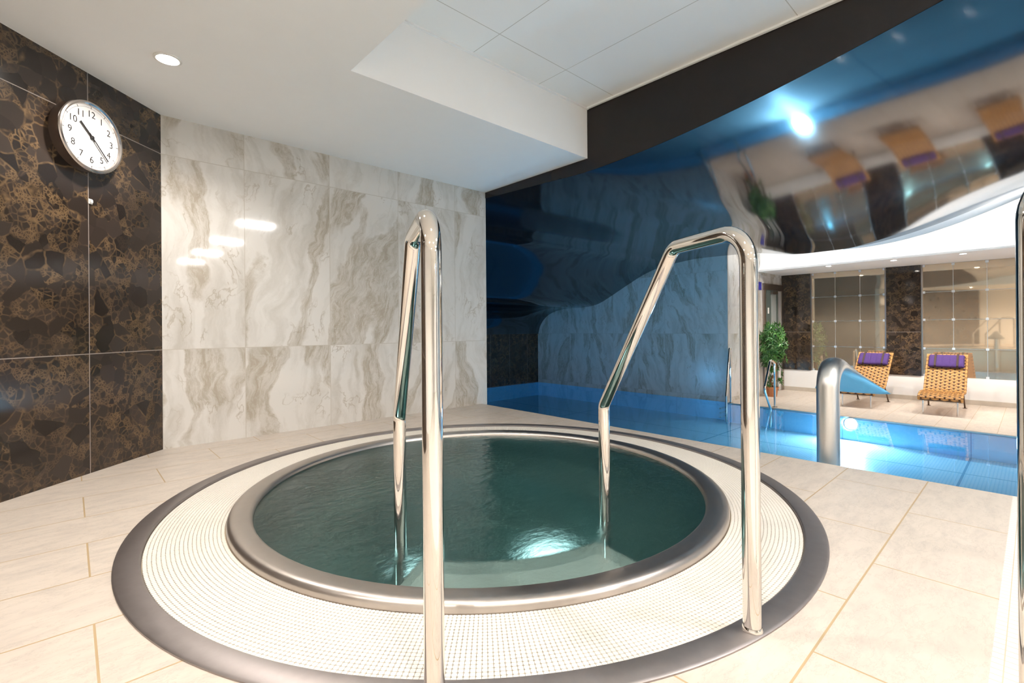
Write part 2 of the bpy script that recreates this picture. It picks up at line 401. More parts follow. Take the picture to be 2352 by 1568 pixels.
def wall(name, p0, p1, z0, z1, mat, thick=.12, s0=0.0, flip=False, kind='structure', parent=None):
    """upright slab; front face runs p0->p1, body lies behind it (left of p0->p1 unless flip)"""
    p0, p1 = Vector((*p0, 0)), Vector((*p1, 0)); d = p1 - p0; L = d.length; d.normalize()
    n = Vector((-d.y, d.x, 0)) * (thick if not flip else -thick)
    P = lambda s, z, k: tuple(p0 + d * s + n * k + Vector((0, 0, z)))
    m = MB(); U = lambda s, z: (s0 + s, z)
    m.face([P(0, z0, 0), P(L, z0, 0), P(L, z1, 0), P(0, z1, 0)], [U(0, z0), U(L, z0), U(L, z1), U(0, z1)])
    m.face([P(0, z0, 1), P(L, z0, 1), P(L, z1, 1), P(0, z1, 1)], [U(0, z0), U(L, z0), U(L, z1), U(0, z1)])
    for s in (0, L): m.face([P(s, z0, 0), P(s, z0, 1), P(s, z1, 1), P(s, z1, 0)], [U(s, z0), U(s + thick, z0), U(s + thick, z1), U(s, z1)])
    for z in (z0, z1): m.face([P(0, z, 0), P(L, z, 0), P(L, z, 1), P(0, z, 1)], [U(0, z), U(L, z), U(L, z + thick), U(0, z + thick)])
    return m.build(name, mat, parent, kind=kind, merge=True)

# spa deck with round cut-out
def deck_with_hole():
    x0, x1, y0, y1 = -3.0, DECK_X, .07, 4.1; R = 1.402; m = MB()
    ang = [2 * PI * i / 180 for i in range(180)]
    for c in ((x0, y0), (x1, y0), (x1, y1), (x0, y1)): ang.append(math.atan2(c[1] - SPA[1], c[0] - SPA[0]) % (2 * PI))
    ang = sorted(ang)
    def edge(a):
        c, s = math.cos(a), math.sin(a); t = 1e9
        if c > 1e-9: t = min(t, (x1 - SPA[0]) / c)
        if c < -1e-9: t = min(t, (x0 - SPA[0]) / c)
        if s > 1e-9: t = min(t, (y1 - SPA[1]) / s)
        if s < -1e-9: t = min(t, (y0 - SPA[1]) / s)
        return (SPA[0] + c * t, SPA[1] + s * t)
    for i in range(len(ang)):
        a, b = ang[i], ang[(i + 1) % len(ang)]
        ea, eb = edge(a), edge(b)
        ca = (SPA[0] + R * math.cos(a), SPA[1] + R * math.sin(a)); cb = (SPA[0] + R * math.cos(b), SPA[1] + R * math.sin(b))
        m.face([(*ca, 0), (*ea, 0), (*eb, 0), (*cb, 0)]); m.face([(*ca, -.08), (*ca, 0), (*cb, 0), (*cb, -.08)])
        m.face([(*ea, 0), (*ea, -.08), (*eb, -.08), (*eb, 0)])
    return m.build('floor', M['floor'], kind='structure', merge=True)
deck_with_hole()
m = MB(); m.box((-3, -8, -.08), (DECK_X, .07, 0)); m.build('floor', M['mosaic'], kind='structure')
# plinth face under the deck edge, ledge at pool level
m = MB(); m.box((DECK_X - .1, -8, -1.1), (DECK_X, 9.3, -.08)); m.build('wall_plinth', M['mosaic'], kind='structure')
m = MB(); m.box((DECK_X, -4, -1.1), (3.34, 9.16, LOW)); m.build('trim_1', M['mosaic'], kind='structure')
# far deck
EDGE = [(8.80, -4.0), (9.03, .2), (9.25, 4.03)]
m = MB(); m.prism([(8.80, -4.0), (12.2, -4.0), (12.2, 3.93), (9.385, 4.03), (9.25, 4.03), (9.03, .2)], -1.1, LOW); m.build('floor', M['floor_pool'], kind='structure')
# bright steel lip along the far pool edge
m = MB()
for a, b in zip(EDGE[:-1], EDGE[1:]):
    m.prism([(a[0] - .035, a[1]), (a[0], a[1]), (b[0], b[1]), (b[0] - .035, b[1])], -.73, LOW + .004)
m.build('trim_2', M['steel'], kind='structure')
# pool tank
POOLZ = -1.06
m = MB(); m.box((3.3, -4, POOLZ - .05), (9.5, 9.3, POOLZ)); m.build('floor', M['pool_floor'], kind='structure')
m = MB()
pts = [(8.765, -4.0), (8.995, .2), (9.215, 4.03), (9.37, 4.03), (9.37, 9.14), (3.36, 9.14), (3.36, -4.0)]
for a, b in zip(pts, pts[1:] + pts[:1]): m.face([(*a, POOLZ), (*b, POOLZ), (*b, LOW - .012), (*a, LOW - .012)])
m.build('wall_pool_tank', M['pool_wall'], kind='structure')
m = MB(); m.face([(x, y, LOW - .010) for x, y in pts]); wtr = m.build('pool_water', M['pool_water'])
tag(wtr, 'clear blue water filling the swimming pool beyond the deck edge', 'water', kind='stuff')

# near walls
wall('wall_back', (.30, WALL_Y), (3.085, WALL_Y), -.02, 2.2, M['white_marble'], s0=.30)
c45 = math.sqrt(.5)
Lw = 3.2; cx, cy = .433, WALL_Y
wall('wall_left', (cx - Lw * c45, cy - Lw * c45), (cx, cy), -.02, 2.2, M['dark_marble'], s0=-Lw + 1.03 + 0.0)
wall('wall_behind_left', (-2.6, -7.9), (-2.6, 1.6), -.02, 2.2, M['plaster'])
wall('wall_behind', (3.1, -7.9), (-2.7, -7.9), -.02, 2.6, M['plaster'])
# soffit (L-shaped dropped ceiling)
m = MB(); m.prism([(-3, -8.1), (1.1, -8.1), (1.1, 2.435), (3.08, 2.435), (3.08, 3.85), (-3, 3.85)], SOFFIT, 2.56); m.build('ceiling', M['plaster'], kind='structure')
m = MB(); m.box((1.1, -8, RECESS), (3.08, 2.435, RECESS + .05)); m.build('ceiling', M['ceil_tile'], kind='structure')
m = MB(); m.box((1.1, 2.418, RECESS - .012), (3.08, 2.435, RECESS)); m.build('trim_3', M['plaster'], kind='structure')
m = MB(); m.box((3.055, -8, RECESS - .012), (3.075, 2.418, RECESS)); m.build('trim_4', M['plaster'], kind='structure')

# ------------------------------------------------------------------ wavy mirror ceiling and black fascia
NEAR = [(-4.0, 2.44), (-1.5, 2.40), (-.5, 2.33), (.18, 2.241), (.572, 2.173), (.875, 2.125), (1.236, 2.084), (1.518, 2.06), (1.843, 2.011), (2.0, 1.995), (2.15, 1.99), (2.432, 2.0), (2.7, 2.012), (2.97, 2.022), (3.69, 2.05), (4.2, 2.08), (4.65, 2.09), (5.03, 2.08)]
FAR = [(-4.0, 2.62), (-1.0, 2.62), (-.3, 2.60), (.17, 2.55), (.5, 2.42), (.96, 2.24), (1.49, 2.11), (1.8, 2.06), (2.1, 2.025), (2.4, 2.005), (2.68, 2.0), (3.0, 2.03), (3.43, 2.10), (4.0, 2.128), (4.65, 2.134), (5.03, 2.10)]
SCURVE = [(5.43, 2.05), (5.86, 1.92), (6.31, 1.71), (6.79, 1.47), (7.05, 1.35), (7.24, 1.294), (7.58, 1.254), (8.0, 1.247), (8.37, 1.215), (8.68, 1.134), (8.92, .988), (9.08, .79), (9.14, .60)]
def interp(tab, y):
    if y <= tab[0][0]: return tab[0][1]
    for i in range(len(tab) - 1):
        (a, za), (b, zb) = tab[i], tab[i + 1]
        if y <= b:
            # monotone-ish cubic through neighbours
            p = tab[max(i - 1, 0)]; q = tab[min(i + 2, len(tab) - 1)]
            m0 = (zb - p[1]) / (b - p[0]) if b != p[0] else 0; m1 = (q[1] - za) / (q[0] - a) if q[0] != a else 0
            h = b - a; t = (y - a) / h
            return (2*t**3-3*t**2+1)*za + (t**3-2*t**2+t)*h*m0 + (-2*t**3+3*t**2)*zb + (t**3-t**2)*h*m1
    return tab[-1][1]
SAG = (1.984, -.124, .431, .685, .377, -.003, -.011, .144, -.039, -.052, .040, -.039, .008, -.763, -.524)
def film_z(x, y):
    k = min(1, max(0, (x - 3.08) / (9.385 - 3.08)))
    tab = (1 - k) * interp(NEAR + SCURVE, y) + k * interp(FAR + SCURVE, y)
    w = min(1, max(0, (3.0 - y) / .9)); w = w * w * (3 - 2 * w)
    if w == 0: return tab
    # the stretched film sags between its two edges
    X = (x - 6.2) / 3.2; Y = (max(y, -.35) - 2) / 2.2
    p = sum(SAG[i * 5 + j] * X ** i * Y ** j for i in range(3) for j in range(5)) + max(0, -.35 - y) * .04
    return w * p + (1 - w) * tab
ys = [-4 + i * .06 for i in range(210)]; ys = [y for y in ys if y < 8.58] + [8.61, 8.65, 8.69, 8.72, 8.76, 8.79, 8.83, 8.86, 8.89, 8.92, 8.95, 8.97, 9.0, 9.02, 9.04, 9.06, 9.08, 9.10, 9.12, 9.14]
X0, X1 = 3.083, 9.385; NX = 48
m = MB()
xs_ = [X0 + (X1 - X0) * i / NX for i in range(NX + 1)]
m.rings([[(x, y, film_z(x, y)) for x in xs_] for y in ys], close=False)
m.rings([[(x, y, film_z(x, y) + .02) for x in xs_] for y in ys], close=False)
m.rings([[(X1, y, film_z(X1, y) - 1e-4), (X1, y, film_z(X1, y) + .02)] for y in ys], close=False)
o = m.build('ceiling', M['film'], kind='structure', smooth=True)
# black fascia whose lower edge follows the wave
m = MB(); yy = [y for y in ys if y <= 3.79]
lo = [(y, film_z(3.08, y)) for y in yy]
for (a, za), (b, zb) in zip(lo[:-1], lo[1:]):
    m.face([(3.08, a, za), (3.08, b, zb), (3.08, b, 2.6), (3.08, a, 2.6)]); m.face([(3.092, a, za + .01), (3.092, b, zb + .01), (3.092, b, 2.6), (3.092, a, 2.6)])
    m.face([(3.08, a, za), (3.092, a, za + .01), (3.092, b, zb + .01), (3.08, b, zb)])
m.build('trim_5', M['fascia'], kind='structure', merge=True)
# white trim on the far edge of the mirror ceiling (where its lower line runs straighter than the wave)
m = MB()
ty = [-4 + i * .1 for i in range(62)] + [2.15]
for a, b in zip(ty[:-1], ty[1:]):
    def low(y): 
        t = min(1, max(0, (2.1 - y) / 1.9)); return film_z(9.385, y) - .10 * math.sin(min(1, t) * PI / 2) if y < 2.1 else film_z(9.385, y)
    for xx in (9.42, 9.46): m.face([(xx, a, low(a)), (xx, b, low(b)), (xx, b, film_z(9.385, b) + .05), (xx, a, film_z(9.385, a) + .05)])
    m.face([(9.42, a, low(a)), (9.46, a, low(a)), (9.46, b, low(b)), (9.42, b, low(b))])
m.build('trim_6', M['plaster_cool'], kind='structure', merge=True)

# ------------------------------------------------------------------ pool hall walls
wall('wall_far', (9.385, 9.3), (9.385, 4.03), -1.1, 3.1, M['hall_marble'], s0=0)
o = bpy.data.objects['wall_far']
for l, lp in zip(o.data.uv_layers[0].data, o.data.loops):
    v = o.data.vertices[lp.vertex_index].co; l.uv = (v.y, v.z)
wall('wall_end', (3.0, 9.16), (9.5, 9.16), -1.1, .612, M['dark_end'], s0=0.0)
wall('wall_side', (3.085, WALL_Y + .13), (3.085, 9.3), LOW - .4, 3.1, M['fascia'], thick=.1)
wall('wall_door', (9.386, 4.031), (12.15, 3.939), -.72, 2.3, M['hall_marble'], s0=.09 + 4.03)
wall('wall_right', (12.3, -4.0), (3.0, -4.0), -1.1, 3.0, M['plaster'])
wall('wall_mirror_backing', (12.14, 4.0), (12.14, -4.0), -.72, 2.3, M['plaster'])
wall('wall_parapet', (12.07, 3.945), (12.07, -4.0), -.72, -.225, M['plaster'], thick=.08)
m = MB(); m.box((12.05, -4, LOW - .01), (12.075, 3.945, LOW + .085)); m.build('baseboard_far', M['skirt'], kind='structure')
# pillars in dark stone
for (y0, y1) in ((3.365, 3.937), (1.488, 2.022), (-.39, .15)):
    wall('wall_pillar', (12.05, y1), (12.05, y0), -.226, 1.93, M['dark_pillar'], thick=.1, s0=y0 * 1.7 + .7)
# bulkhead soffit and cove
def xf(y): return 10.434 + .0926 * y
m = MB(); m.prism([(xf(-4), -4), (12.3, -4), (12.3, 4.0), (xf(4.0), 4.0)], 1.91, 1.94); m.build('ceiling', M['plaster'], kind='structure')
prof = [(0, 1.91), (0, 1.95), (.04, 1.985), (.085, 2.06), (.10, 2.16), (.08, 2.30), (.03, 2.45), (-.05, 2.62), (-.16, 2.82), (-.36, 2.98), (-.7, 3.08), (-1.6, 3.10), (-8.0, 3.10)]
m = MB(); R = []
for y in (-4.0, 0.0, 4.03): R.append([(xf(y) + dx if i < 11 else (9.0 if i == 11 else 3.0), y, z) for i, (dx, z) in enumerate(prof)])
m.rings(R, close=False); m.build('ceiling', M['plaster_cool'], kind='structure', smooth=True)

# cove LED strip lying on top of the mirror ceiling's edge
def cove(name):
    r = empty(name, (9.2, 0, 2.93), 'long white light strip hidden on the upper edge of the wavy mirror ceiling', 'light strip')
    m = MB(); m.box((-.03, -3.9, -.03), (.03, 3.9, 0.0)); m.build('channel', M['plaster'], r)
    m = MB(); m.box((.031, -3.9, -.025), (.04, 3.9, .02)); m.build('diffuser', M['cove_glow'], r)
cove('light_strip')

# ------------------------------------------------------------------ lamps
def downlight(loc, label, group=None, power=40, r=.045, cone=120):
    t = empty('downlight', loc, label, 'ceiling light', group)
    m = MB(); m.lathe([(r * 1.35, 0), (r * 1.35, -.004), (r * 1.1, -.007), (r, -.004), (r, .0)], seg=32); m.build('trim_ring', M['paper'], t, smooth=True)
    m = MB(); m.lathe([(r * .98, -.003), (r * .6, -.0045), (r * .1, -.005)], seg=24, cap1=True); m.build('lamp', M['lamp_glow'], t, smooth=True)
    L = bpy.data.lights.new('downlight_beam', 'SPOT'); L.energy = power; L.color = WARM; L.spot_size = math.radians(cone); L.spot_blend = .6; L.shadow_soft_size = .04
    lo = bpy.data.objects.new('beam', L); COL.objects.link(lo); lo.parent = t; lo.location = (0, 0, -.03)
    return t
downlight((.372, 2.938, SOFFIT), 'round recessed downlight glowing in the white ceiling near the clock', power=NEAR_W, cone=150)
G2 = 'downlights in the dropped ceiling behind the viewer'
for x, y in ((.372, 1.55), (.372, .2), (-1.1, 1.2), (.372, -1.4), (-1.1, -.6), (-1.1, -2.6)):
    downlight((x, y, SOFFIT), 'round recessed downlight in the dropped white ceiling beyond the left of the picture', group=G2, power=NEAR_W, cone=150)
names = ['farthest left downlight in the white strip ceiling over the loungers', 'middle downlight in the white strip ceiling over the loungers', 'right downlight in the white strip ceiling over the loungers, near the chrome post']
for i, (x, y) in enumerate(((10.82, 2.70), (10.80, 1.70), (10.72, .79))):
    downlight((x, y, 1.91), names[i], group='downlights over the pool deck', power=FAR_W, r=.04, cone=140)
for y in (-.2, -1.2, -2.2, -3.2):
    downlight((10.6, y, 1.91), 'downlight in the strip ceiling beyond the right edge of the picture', group='downlights beyond the right edge', power=FAR_W, r=.04, cone=140)

def panel(y, label):
    t = empty('ceiling_panel_light', (2.3, y, RECESS), label, 'ceiling light', 'oblong ceiling panels behind the viewer')
    m = MB(); m.box((-.29, -.17, -.008), (.29, .17, 0)); m.build('frame', M['paper'], t)
    m = MB(); m.box((-.26, -.14, -.012), (.26, .14, -.0085)); m.build('diffuser', M['panel_glow'], t)
for y in (-1.3, -3.3, -5.15, -7.0): panel(y, 'oblong white panel light in the tiled ceiling behind the viewer, mirrored in pale wall')

def pool_lamp(loc, nx, label, group=None, r=.085, glow='pool_glow'):
    t = empty('pool_lamp', loc, label, 'underwater lamp', group); s = nx
    m = MB(); R = []
    for (rr, d) in ((r * 1.25, 0), (r * 1.25, .012), (r, .018), (r, .010)):
        R.append([(s * d, rr * math.cos(2 * PI * k / 32), rr * math.sin(2 * PI * k / 32)) for k in range(32)])
    m.rings(R); m.build('rim', M['steel'], t, smooth=True)
    m = MB(); m.rings([[(s * .011, r * f * math.cos(2 * PI * k / 32), r * f * math.sin(2 * PI * k / 32)) for k in range(32)] for f in (.99, .05)], cap1=True); m.build('lens', M[glow], t, smooth=True)
pool_lamp((9.095, 1.98, -.80), -1, 'round white underwater lamp glowing in the far pool wall below the left lounger', glow='pool_glow_white')
for y, glow in ((.2, 'pool_glow_pale'), (2.2, 'pool_glow_pale'), (4.6, 'pool_glow'), (7.2, 'pool_glow')):
    pool_lamp((3.362, y, -.86), 1, 'round underwater lamp in the near pool wall, hidden below the deck edge', 'underwater lamps in the near pool wall', glow=glow)

# ------------------------------------------------------------------ whirlpool
sp = empty('whirlpool', (SPA[0], SPA[1], 0), 'round sunken whirlpool with steel rim and cream overflow grating', 'whirlpool')
m = MB(); m.lathe([(1.402, -.05), (1.402, .004), (1.396, .008), (1.336, .008), (1.331, .004), (1.331, -.05)], seg=180); m.build('outer_ring', M['steel_dark'], sp, smooth=True)
m = MB(); m.lathe([(1.088, -.05), (1.088, .012), (1.084, .021), (1.074, .027), (1.060, .028), (1.012, .026), (1.003, .021), (.998, .010), (.996, -.12)], seg=180); m.build('inner_rim', M['steel'], sp, smooth=True)
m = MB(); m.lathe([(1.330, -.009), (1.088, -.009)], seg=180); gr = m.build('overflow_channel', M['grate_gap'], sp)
# grating: radial rows of small nubs joined by thin ribs
m = MB(); NR, NA = 19, 620; r_in, r_out = 1.091, 1.328; pr = (r_out - r_in) / NR
for i in range(NA):
    a = 2 * PI * i / NA; ca, sa = math.cos(a), math.sin(a)
    for j in range(NR):
        r = r_in + (j + .5) * pr; hw = PI * r / NA * .80; hr = pr * .415
        P = lambda q, w, z: (ca * (r + q) - sa * w, sa * (r + q) + ca * w, z)
        n = len(m.v); hw = PI * r / NA * .985; hr = pr * .49; k1, k2 = .62, .55
        oc = [(-hr, -hw * k2), (-hr * k1, -hw), (hr * k1, -hw), (hr, -hw * k2), (hr, hw * k2), (hr * k1, hw), (-hr * k1, hw), (-hr, hw * k2)]
        m.v += [P(a_ * .93, b_ * .93, -.001) for a_, b_ in oc] + [P(a_, b_, -.010) for a_, b_ in oc]
        m.f.append(tuple(n + q for q in range(8))); m.mi.append(0)
        for q in range(8): m.f.append((n + q, n + (q + 1) % 8, n + 8 + (q + 1) % 8, n + 8 + q)); m.mi.append(0)
m.build('overflow_grating', M['white_plastic'], sp)
m = MB(); m.lathe([(.997, -.02), (.99, -.10), (.985, -.40), (.97, -.44), (.62, -.45), (.59, -.47), (.58, -.90), (.55, -.95), (.02, -.95)], seg=96, cap1=True); m.build('basin', M['basin'], sp, smooth=True)
m = MB(); a0, a1 = math.radians(-146), math.radians(-97); R = []
for k in range(41):
    a = a0 + (a1 - a0) * k / 40; c, s_ = math.cos(a), math.sin(a)
    R.append([(c * .975, s_ * .975, -.11), (c * .975, s_ * .975, -.07), (c * .75, s_ * .75, -.07), (c * .735, s_ * .735, -.085), (c * .735, s_ * .735, -.11)])
m.rings(R, True, True, True); m.build('entry_step', M['step'], sp, smooth=True)
def spa_lamp(a, r, z, nz=False):
    m = MB(); c = Vector((r * math.cos(a), r * math.sin(a), z)); n = Vector((-math.cos(a), -math.sin(a), .25 if not nz else 3)).normalized()
    t = n.cross(Vector((0, 0, 1))).normalized(); b = n.cross(t)
    m.rings([[c + n * .012 + (t * math.cos(2*PI*k/24) + b * math.sin(2*PI*k/24)) * q for k in range(24)] for q in (.07, .004)], cap1=True)
    m.rings([[c + n * d + (t * math.cos(2*PI*k/24) + b * math.sin(2*PI*k/24)) * q for k in range(24)] for q, d in ((.085, 0), (.085, .014), (.071, .014))])
    m.build('underwater_lamp', M['spa_glow'], sp, smooth=True)
for (lx, ly) in ((.275, -.174), (-.352, .104)):
    c = Vector((lx, ly, -.95)); m = MB()
    m.rings([[c + Vector((math.cos(2*PI*k/24) * q, math.sin(2*PI*k/24) * q, .014)) for k in range(24)] for q in (.115, .004)], cap1=True)
    m.rings([[c + Vector((math.cos(2*PI*k/24) * q, math.sin(2*PI*k/24) * q, d)) for k in range(24)] for q, d in ((.13, 0), (.13, .016), (.116, .016))])
    m.build('underwater_lamp', M['spa_glow'], sp, smooth=True)
spa_lamp(math.radians(-110), .955, -.30); spa_lamp(math.radians(190), .955, -.30)
m = MB(); m.lathe([(.9965, 0.004), (.6, .004), (.3, .004), (.01, .004)], c=(SPA[0], SPA[1], 0), seg=120, cap1=True); o = m.build('spa_water', M['spa_water'], smooth=True)
tag(o, 'dark teal water inside the round whirlpool', 'water', kind='stuff')

# ------------------------------------------------------------------ grab rails
def grab_rail(base, label, e=(.41, .912)):
    r = empty('grab_rail', (base[0], base[1], 0), label, 'handrail')
    E = Vector((e[0], e[1], 0)).normalized(); P = lambda t, z: E * t + Vector((0, 0, z))
    path = fillet([P(0, .006), P(.003, .985), P(.292, .985), P(.722, .447), P(.718, -.44)], [.085, .055, .05], 10)
    m = MB(); m.tube(path, .0212, 28); m.build('tube', M['chrome'], r, smooth=True)
    m = MB(); m.lathe([(.0215, .0085), (.0245, .0085), (.0245, .012), (.0215, .018)], seg=32); m.build('base_collar', M['chrome'], r, smooth=True)
    return r
grab_rail((1.222, .471), 'polished chrome grab rail on the right, arching from the steel ring into the whirlpool')
grab_rail((.540, .826), 'polished chrome grab rail seen almost end on, left of the two whirlpool rails')
# third rail at the picture's right edge
r = empty('grab_rail', (1.122, .0, 0), 'tall chrome rail post cropped by the right edge of the picture', 'handrail')
path = fillet([Vector((0, 0, .0)), Vector((0, 0, .985)), Vector((.25, -.22, .985)), Vector((.62, -.55, .45)), Vector((.62, -.55, .0))], [.075, .055, .05], 10)
m = MB(); m.tube(path, .0212, 28); m.build('tube', M['chrome'], r, smooth=True)
m = MB(); m.lathe([(.0215, .0), (.035, .0), (.035, .006), (.0215, .014)], seg=32); m.build('base_collar', M['chrome'], r, smooth=True)

# ------------------------------------------------------------------ water spout
sx, sy = 3.205, .808
ws = empty('water_spout', (sx, sy, LOW), 'brushed steel swan-neck water spout rising behind the deck edge over the pool', 'water spout')
m = MB(); R = []; zc = .385 - LOW; Rb = .125
def sec(p, tan, a, b, k=2.0):
    # a = half width along y, b = half thickness
    tan = Vector(tan).normalized(); n = Vector((-tan.z, 0, tan.x)); ring = []
    for i in range(40):
        th = 2 * PI * i / 40; c, s = math.cos(th), math.sin(th)
        ring.append(Vector(p) + Vector((0, 1, 0)) * (a * c) + n * (b * s))
    return ring
for z in (0, .3, .6, .9, zc): R.append(sec((0, 0, z), (0, 0, 1), .057, .057))
slope = math.radians(27); tot = PI / 2 + slope
for i in range(1, 15):
    ph = tot * i / 14; p = (Rb - Rb * math.cos(ph), 0, zc + Rb * math.sin(ph)); tn = (math.sin(ph), 0, math.cos(ph)); f = i / 14
    R.append(sec(p, tn, .057 + .012 * f * f, .057 - .010 * f * f))
ex, ez = Rb - Rb * math.cos(tot), zc + Rb * math.sin(tot)
Lx = .515 - ex
for i in range(1, 13):
    f = i / 12; g = f * f * (3 - 2 * f)
    R.append(sec((ex + Lx * f, 0, ez - Lx * f * math.tan(slope)), (math.cos(slope), 0, -math.sin(slope)), .069 + .136 * f, .047 - .036 * (1 - (1 - f) ** 1.6)))
m.rings(R, True, False, False); o = m.build('neck', M['steel_spout'], ws, smooth=True)
so = o.modifiers.new('solid', 'SOLIDIFY'); so.thickness = .003; so.offset = -1
m = MB(); m.lathe([(.057, 0), (.09, 0), (.09, .008), (.06, .016)], seg=40); m.build('base_flange', M['steel_spout'], ws, smooth=True)

# ------------------------------------------------------------------ wall clock
ck = empty('wall_clock', (0.095, 3.307, 1.752), 'round wall clock with white dial and polished steel case on the dark stone wall', 'clock')
nrm = Vector((c45, -c45, 0)); rgt = Vector((c45, c45, 0)); upv = Vector((0, 0, 1))
ck.matrix_world = Matrix(((rgt.x, upv.x, nrm.x, 0.095), (rgt.y, upv.y, nrm.y, 3.307), (rgt.z, upv.z, nrm.z, 1.752), (0, 0, 0, 1)))
m = MB(); m.lathe([(.168, -.061), (.172, -.061), (.176, -.008)], seg=72, cap0=True); m.build('case', M['clock_side'], ck, smooth=True)
m = MB(); m.lathe([(.1755, -.010), (.180, -.004), (.181, .0), (.178, .006), (.170, .008), (.163, .004), (.160, -.004)], seg=72); m.build('bezel', M['clock_case'], ck, smooth=True)
m = MB(); m.lathe([(.161, -.005), (.08, -.005), (.01, -.005)], seg=72, cap1=True); m.build('dial', M['dial'], ck)
m = MB(); m.lathe([(.1495, -.0046), (.1485, -.0046)], seg=72)
for k in range(12):
    a = k * PI / 6; d = Vector((math.sin(a), math.cos(a), 0)); w = Vector((d.y, -d.x, 0))
    m.obox(d * .1525 + Vector((0, 0, -.0042)), d * .0055, w * .0010, Vector((0, 0, .0003)))
m.build('minute_track', M['black'], ck)
def numeral(k):
    cu = bpy.data.curves.new('numeral', 'FONT'); cu.body = str(k); cu.size = .048; cu.align_x = 'CENTER'; cu.align_y = 'CENTER'
    to = bpy.data.objects.new('numeral_source', cu); COL.objects.link(to)
    dg = bpy.context.evaluated_depsgraph_get(); me = bpy.data.meshes.new_from_object(to.evaluated_get(dg)); me.name = 'numeral'
    bpy.data.objects.remove(to)
    me.materials.clear(); me.materials.append(M['black'])
    o = bpy.data.objects.new('numeral', me); COL.objects.link(o); o.parent = ck
    a = k * PI / 6; o.location = (math.sin(a) * .117, math.cos(a) * .117, -.0044)
for k in range(1, 13): numeral(k)
def hand(name, ang, L, tail, w, z):
    d = Vector((math.sin(ang), math.cos(ang), 0)); s = Vector((d.y, -d.x, 0)); m = MB()
    m.obox(d * ((L - tail) / 2) + Vector((0, 0, z)), d * ((L + tail) / 2), s * w, Vector((0, 0, .0006))); m.build(name, M['black'], ck)
hand('hour_hand', math.radians(313), .088, .022, .0042, .0005); hand('minute_hand', math.radians(136.5), .132, .024, .0030, .0025)
m = MB(); m.lathe([(.009, -.004), (.009, .004), (.004, .005)], seg=24, cap1=True); m.build('hub', M['black'], ck)

# small white sensor below the clock
hk = empty('wall_button', (0.086, 3.383, 1.434), 'tiny white plastic button on the dark stone wall below the clock', 'button')
hk.matrix_world = Matrix(((rgt.x, upv.x, nrm.x, .086), (rgt.y, upv.y, nrm.y, 3.383), (rgt.z, upv.z, nrm.z, 1.434), (0, 0, 0, 1)))
m = MB(); m.box((-.011, -.013, 0), (.011, .013, .004)); m.build('plate', M['paper'], hk, bevel=.001)
m = MB(); m.box((-.007, -.008, .0042), (.007, .008, .012)); m.build('cap', M['paper'], hk, bevel=.002)

# ------------------------------------------------------------------ mirror panels between the pillars
def mirror_bay(y_hi, y_lo, cols, label):
    b = empty('mirror_panel', (12.10, (y_hi + y_lo) / 2, -.225), label, 'mirror', 'tinted mirror bays')
    yc = (y_hi + y_lo) / 2; zs = [-.225, .305, .852, 1.378, 1.91]; cs = [y_hi] + cols + [y_lo]; g = .004
    for i in range(len(cs) - 1):
        for j in range(4):
            m = MB(); m.box((0, cs[i + 1] - yc + g, zs[j] + .225 + g), (.012, cs[i] - yc - g, zs[j + 1] + .225 - g)); m.build('pane', M['mirror'], b)
    m = MB()
    m.box((.013, y_lo - yc, 0), (.03, y_hi - yc, 2.13)); m.build('backing', M['clip'], b)
    for y in cols + [y_hi - .025, y_lo + .025]:
        for z in (.305, .852, 1.378, 1.885, -.205):
            m = MB(); m.box((-.012, y - yc - .022, z + .225 - .022), (-.0005, y - yc + .022, z + .225 + .022)); m.build('clip', M['clip'], b, bevel=.003)
    for y in (y_hi, y_lo):
        m = MB(); m.box((-.03, y - yc - .012, 0), (.0, y - yc + .012, 2.13)); m.build('edge_strip', M['frame'], b)
mirror_bay(3.35, 2.036, [2.904, 2.463], 'bronze-tinted mirror bay between two dark pillars, behind the left lounger')
mirror_bay(1.474, .164, [1.029, .580], 'bronze-tinted mirror bay right of the middle dark pillar, behind the right lounger')
mirror_bay(-.404, -1.70, [-.84, -1.28], 'bronze-tinted mirror bay beyond the right edge of the picture')

# ------------------------------------------------------------------ door at the far corner
dd = (Vector((12.1, 3.94, 0)) - Vector((9.385, 4.03, 0))).normalized(); dn = Vector((dd.y, -dd.x, 0))
if dn.y > 0: dn = -dn
def DP(s, z, off): return Vector((9.385, 4.03, 0)) + dd * s + dn * off + Vector((0, 0, z))
d1 = empty('door_1', DP(2.16, LOW, 0)); d1['kind'] = 'structure'
def dbox(name, s0, s1, z0, z1, t0, t1, mat, parent=d1):
    o0 = Vector(d1.location); m = MB()
    m.obox(DP((s0 + s1) / 2, (z0 + z1) / 2, (t0 + t1) / 2) - o0, dd * ((s1 - s0) / 2), dn * ((t1 - t0) / 2), Vector((0, 0, (z1 - z0) / 2))); return m.build(name, mat, parent)
dbox('frame_head', 1.61, 2.67, 1.545, 1.68, .0, .04, M['frame'])
dbox('frame_jamb', 1.61, 1.70, LOW, 1.544, .0, .04, M['frame']); dbox('frame_jamb', 2.56, 2.67, LOW, 1.544, .0, .04, M['frame'])
dbox('side_pane', 1.705, 2.02, LOW + .01, 1.540, .004, .016, M['door_glass'])
leaf = dbox('door_leaf', 2.025, 2.30, LOW + .01, 1.540, .004, .020, M['door_glass_light'])
dbox('edge_profile', 2.305, 2.38, LOW + .01, 1.540, .004, .030, M['door_glass']); dbox('closing_leaf', 2.385, 2.555, LOW + .01, 1.540, .004, .022, M['clip'])
dbox('closer', 1.99, 2.26, 1.46, 1.52, .024, .07, M['frame']); dbox('notice', 1.84, 1.91, 1.03, 1.16, .0165, .019, M['paper'])
sg = empty('wall_sign', DP(1.47, 1.615, 0), 'small blue sign on the pale tiled wall left of the glass door', 'sign')
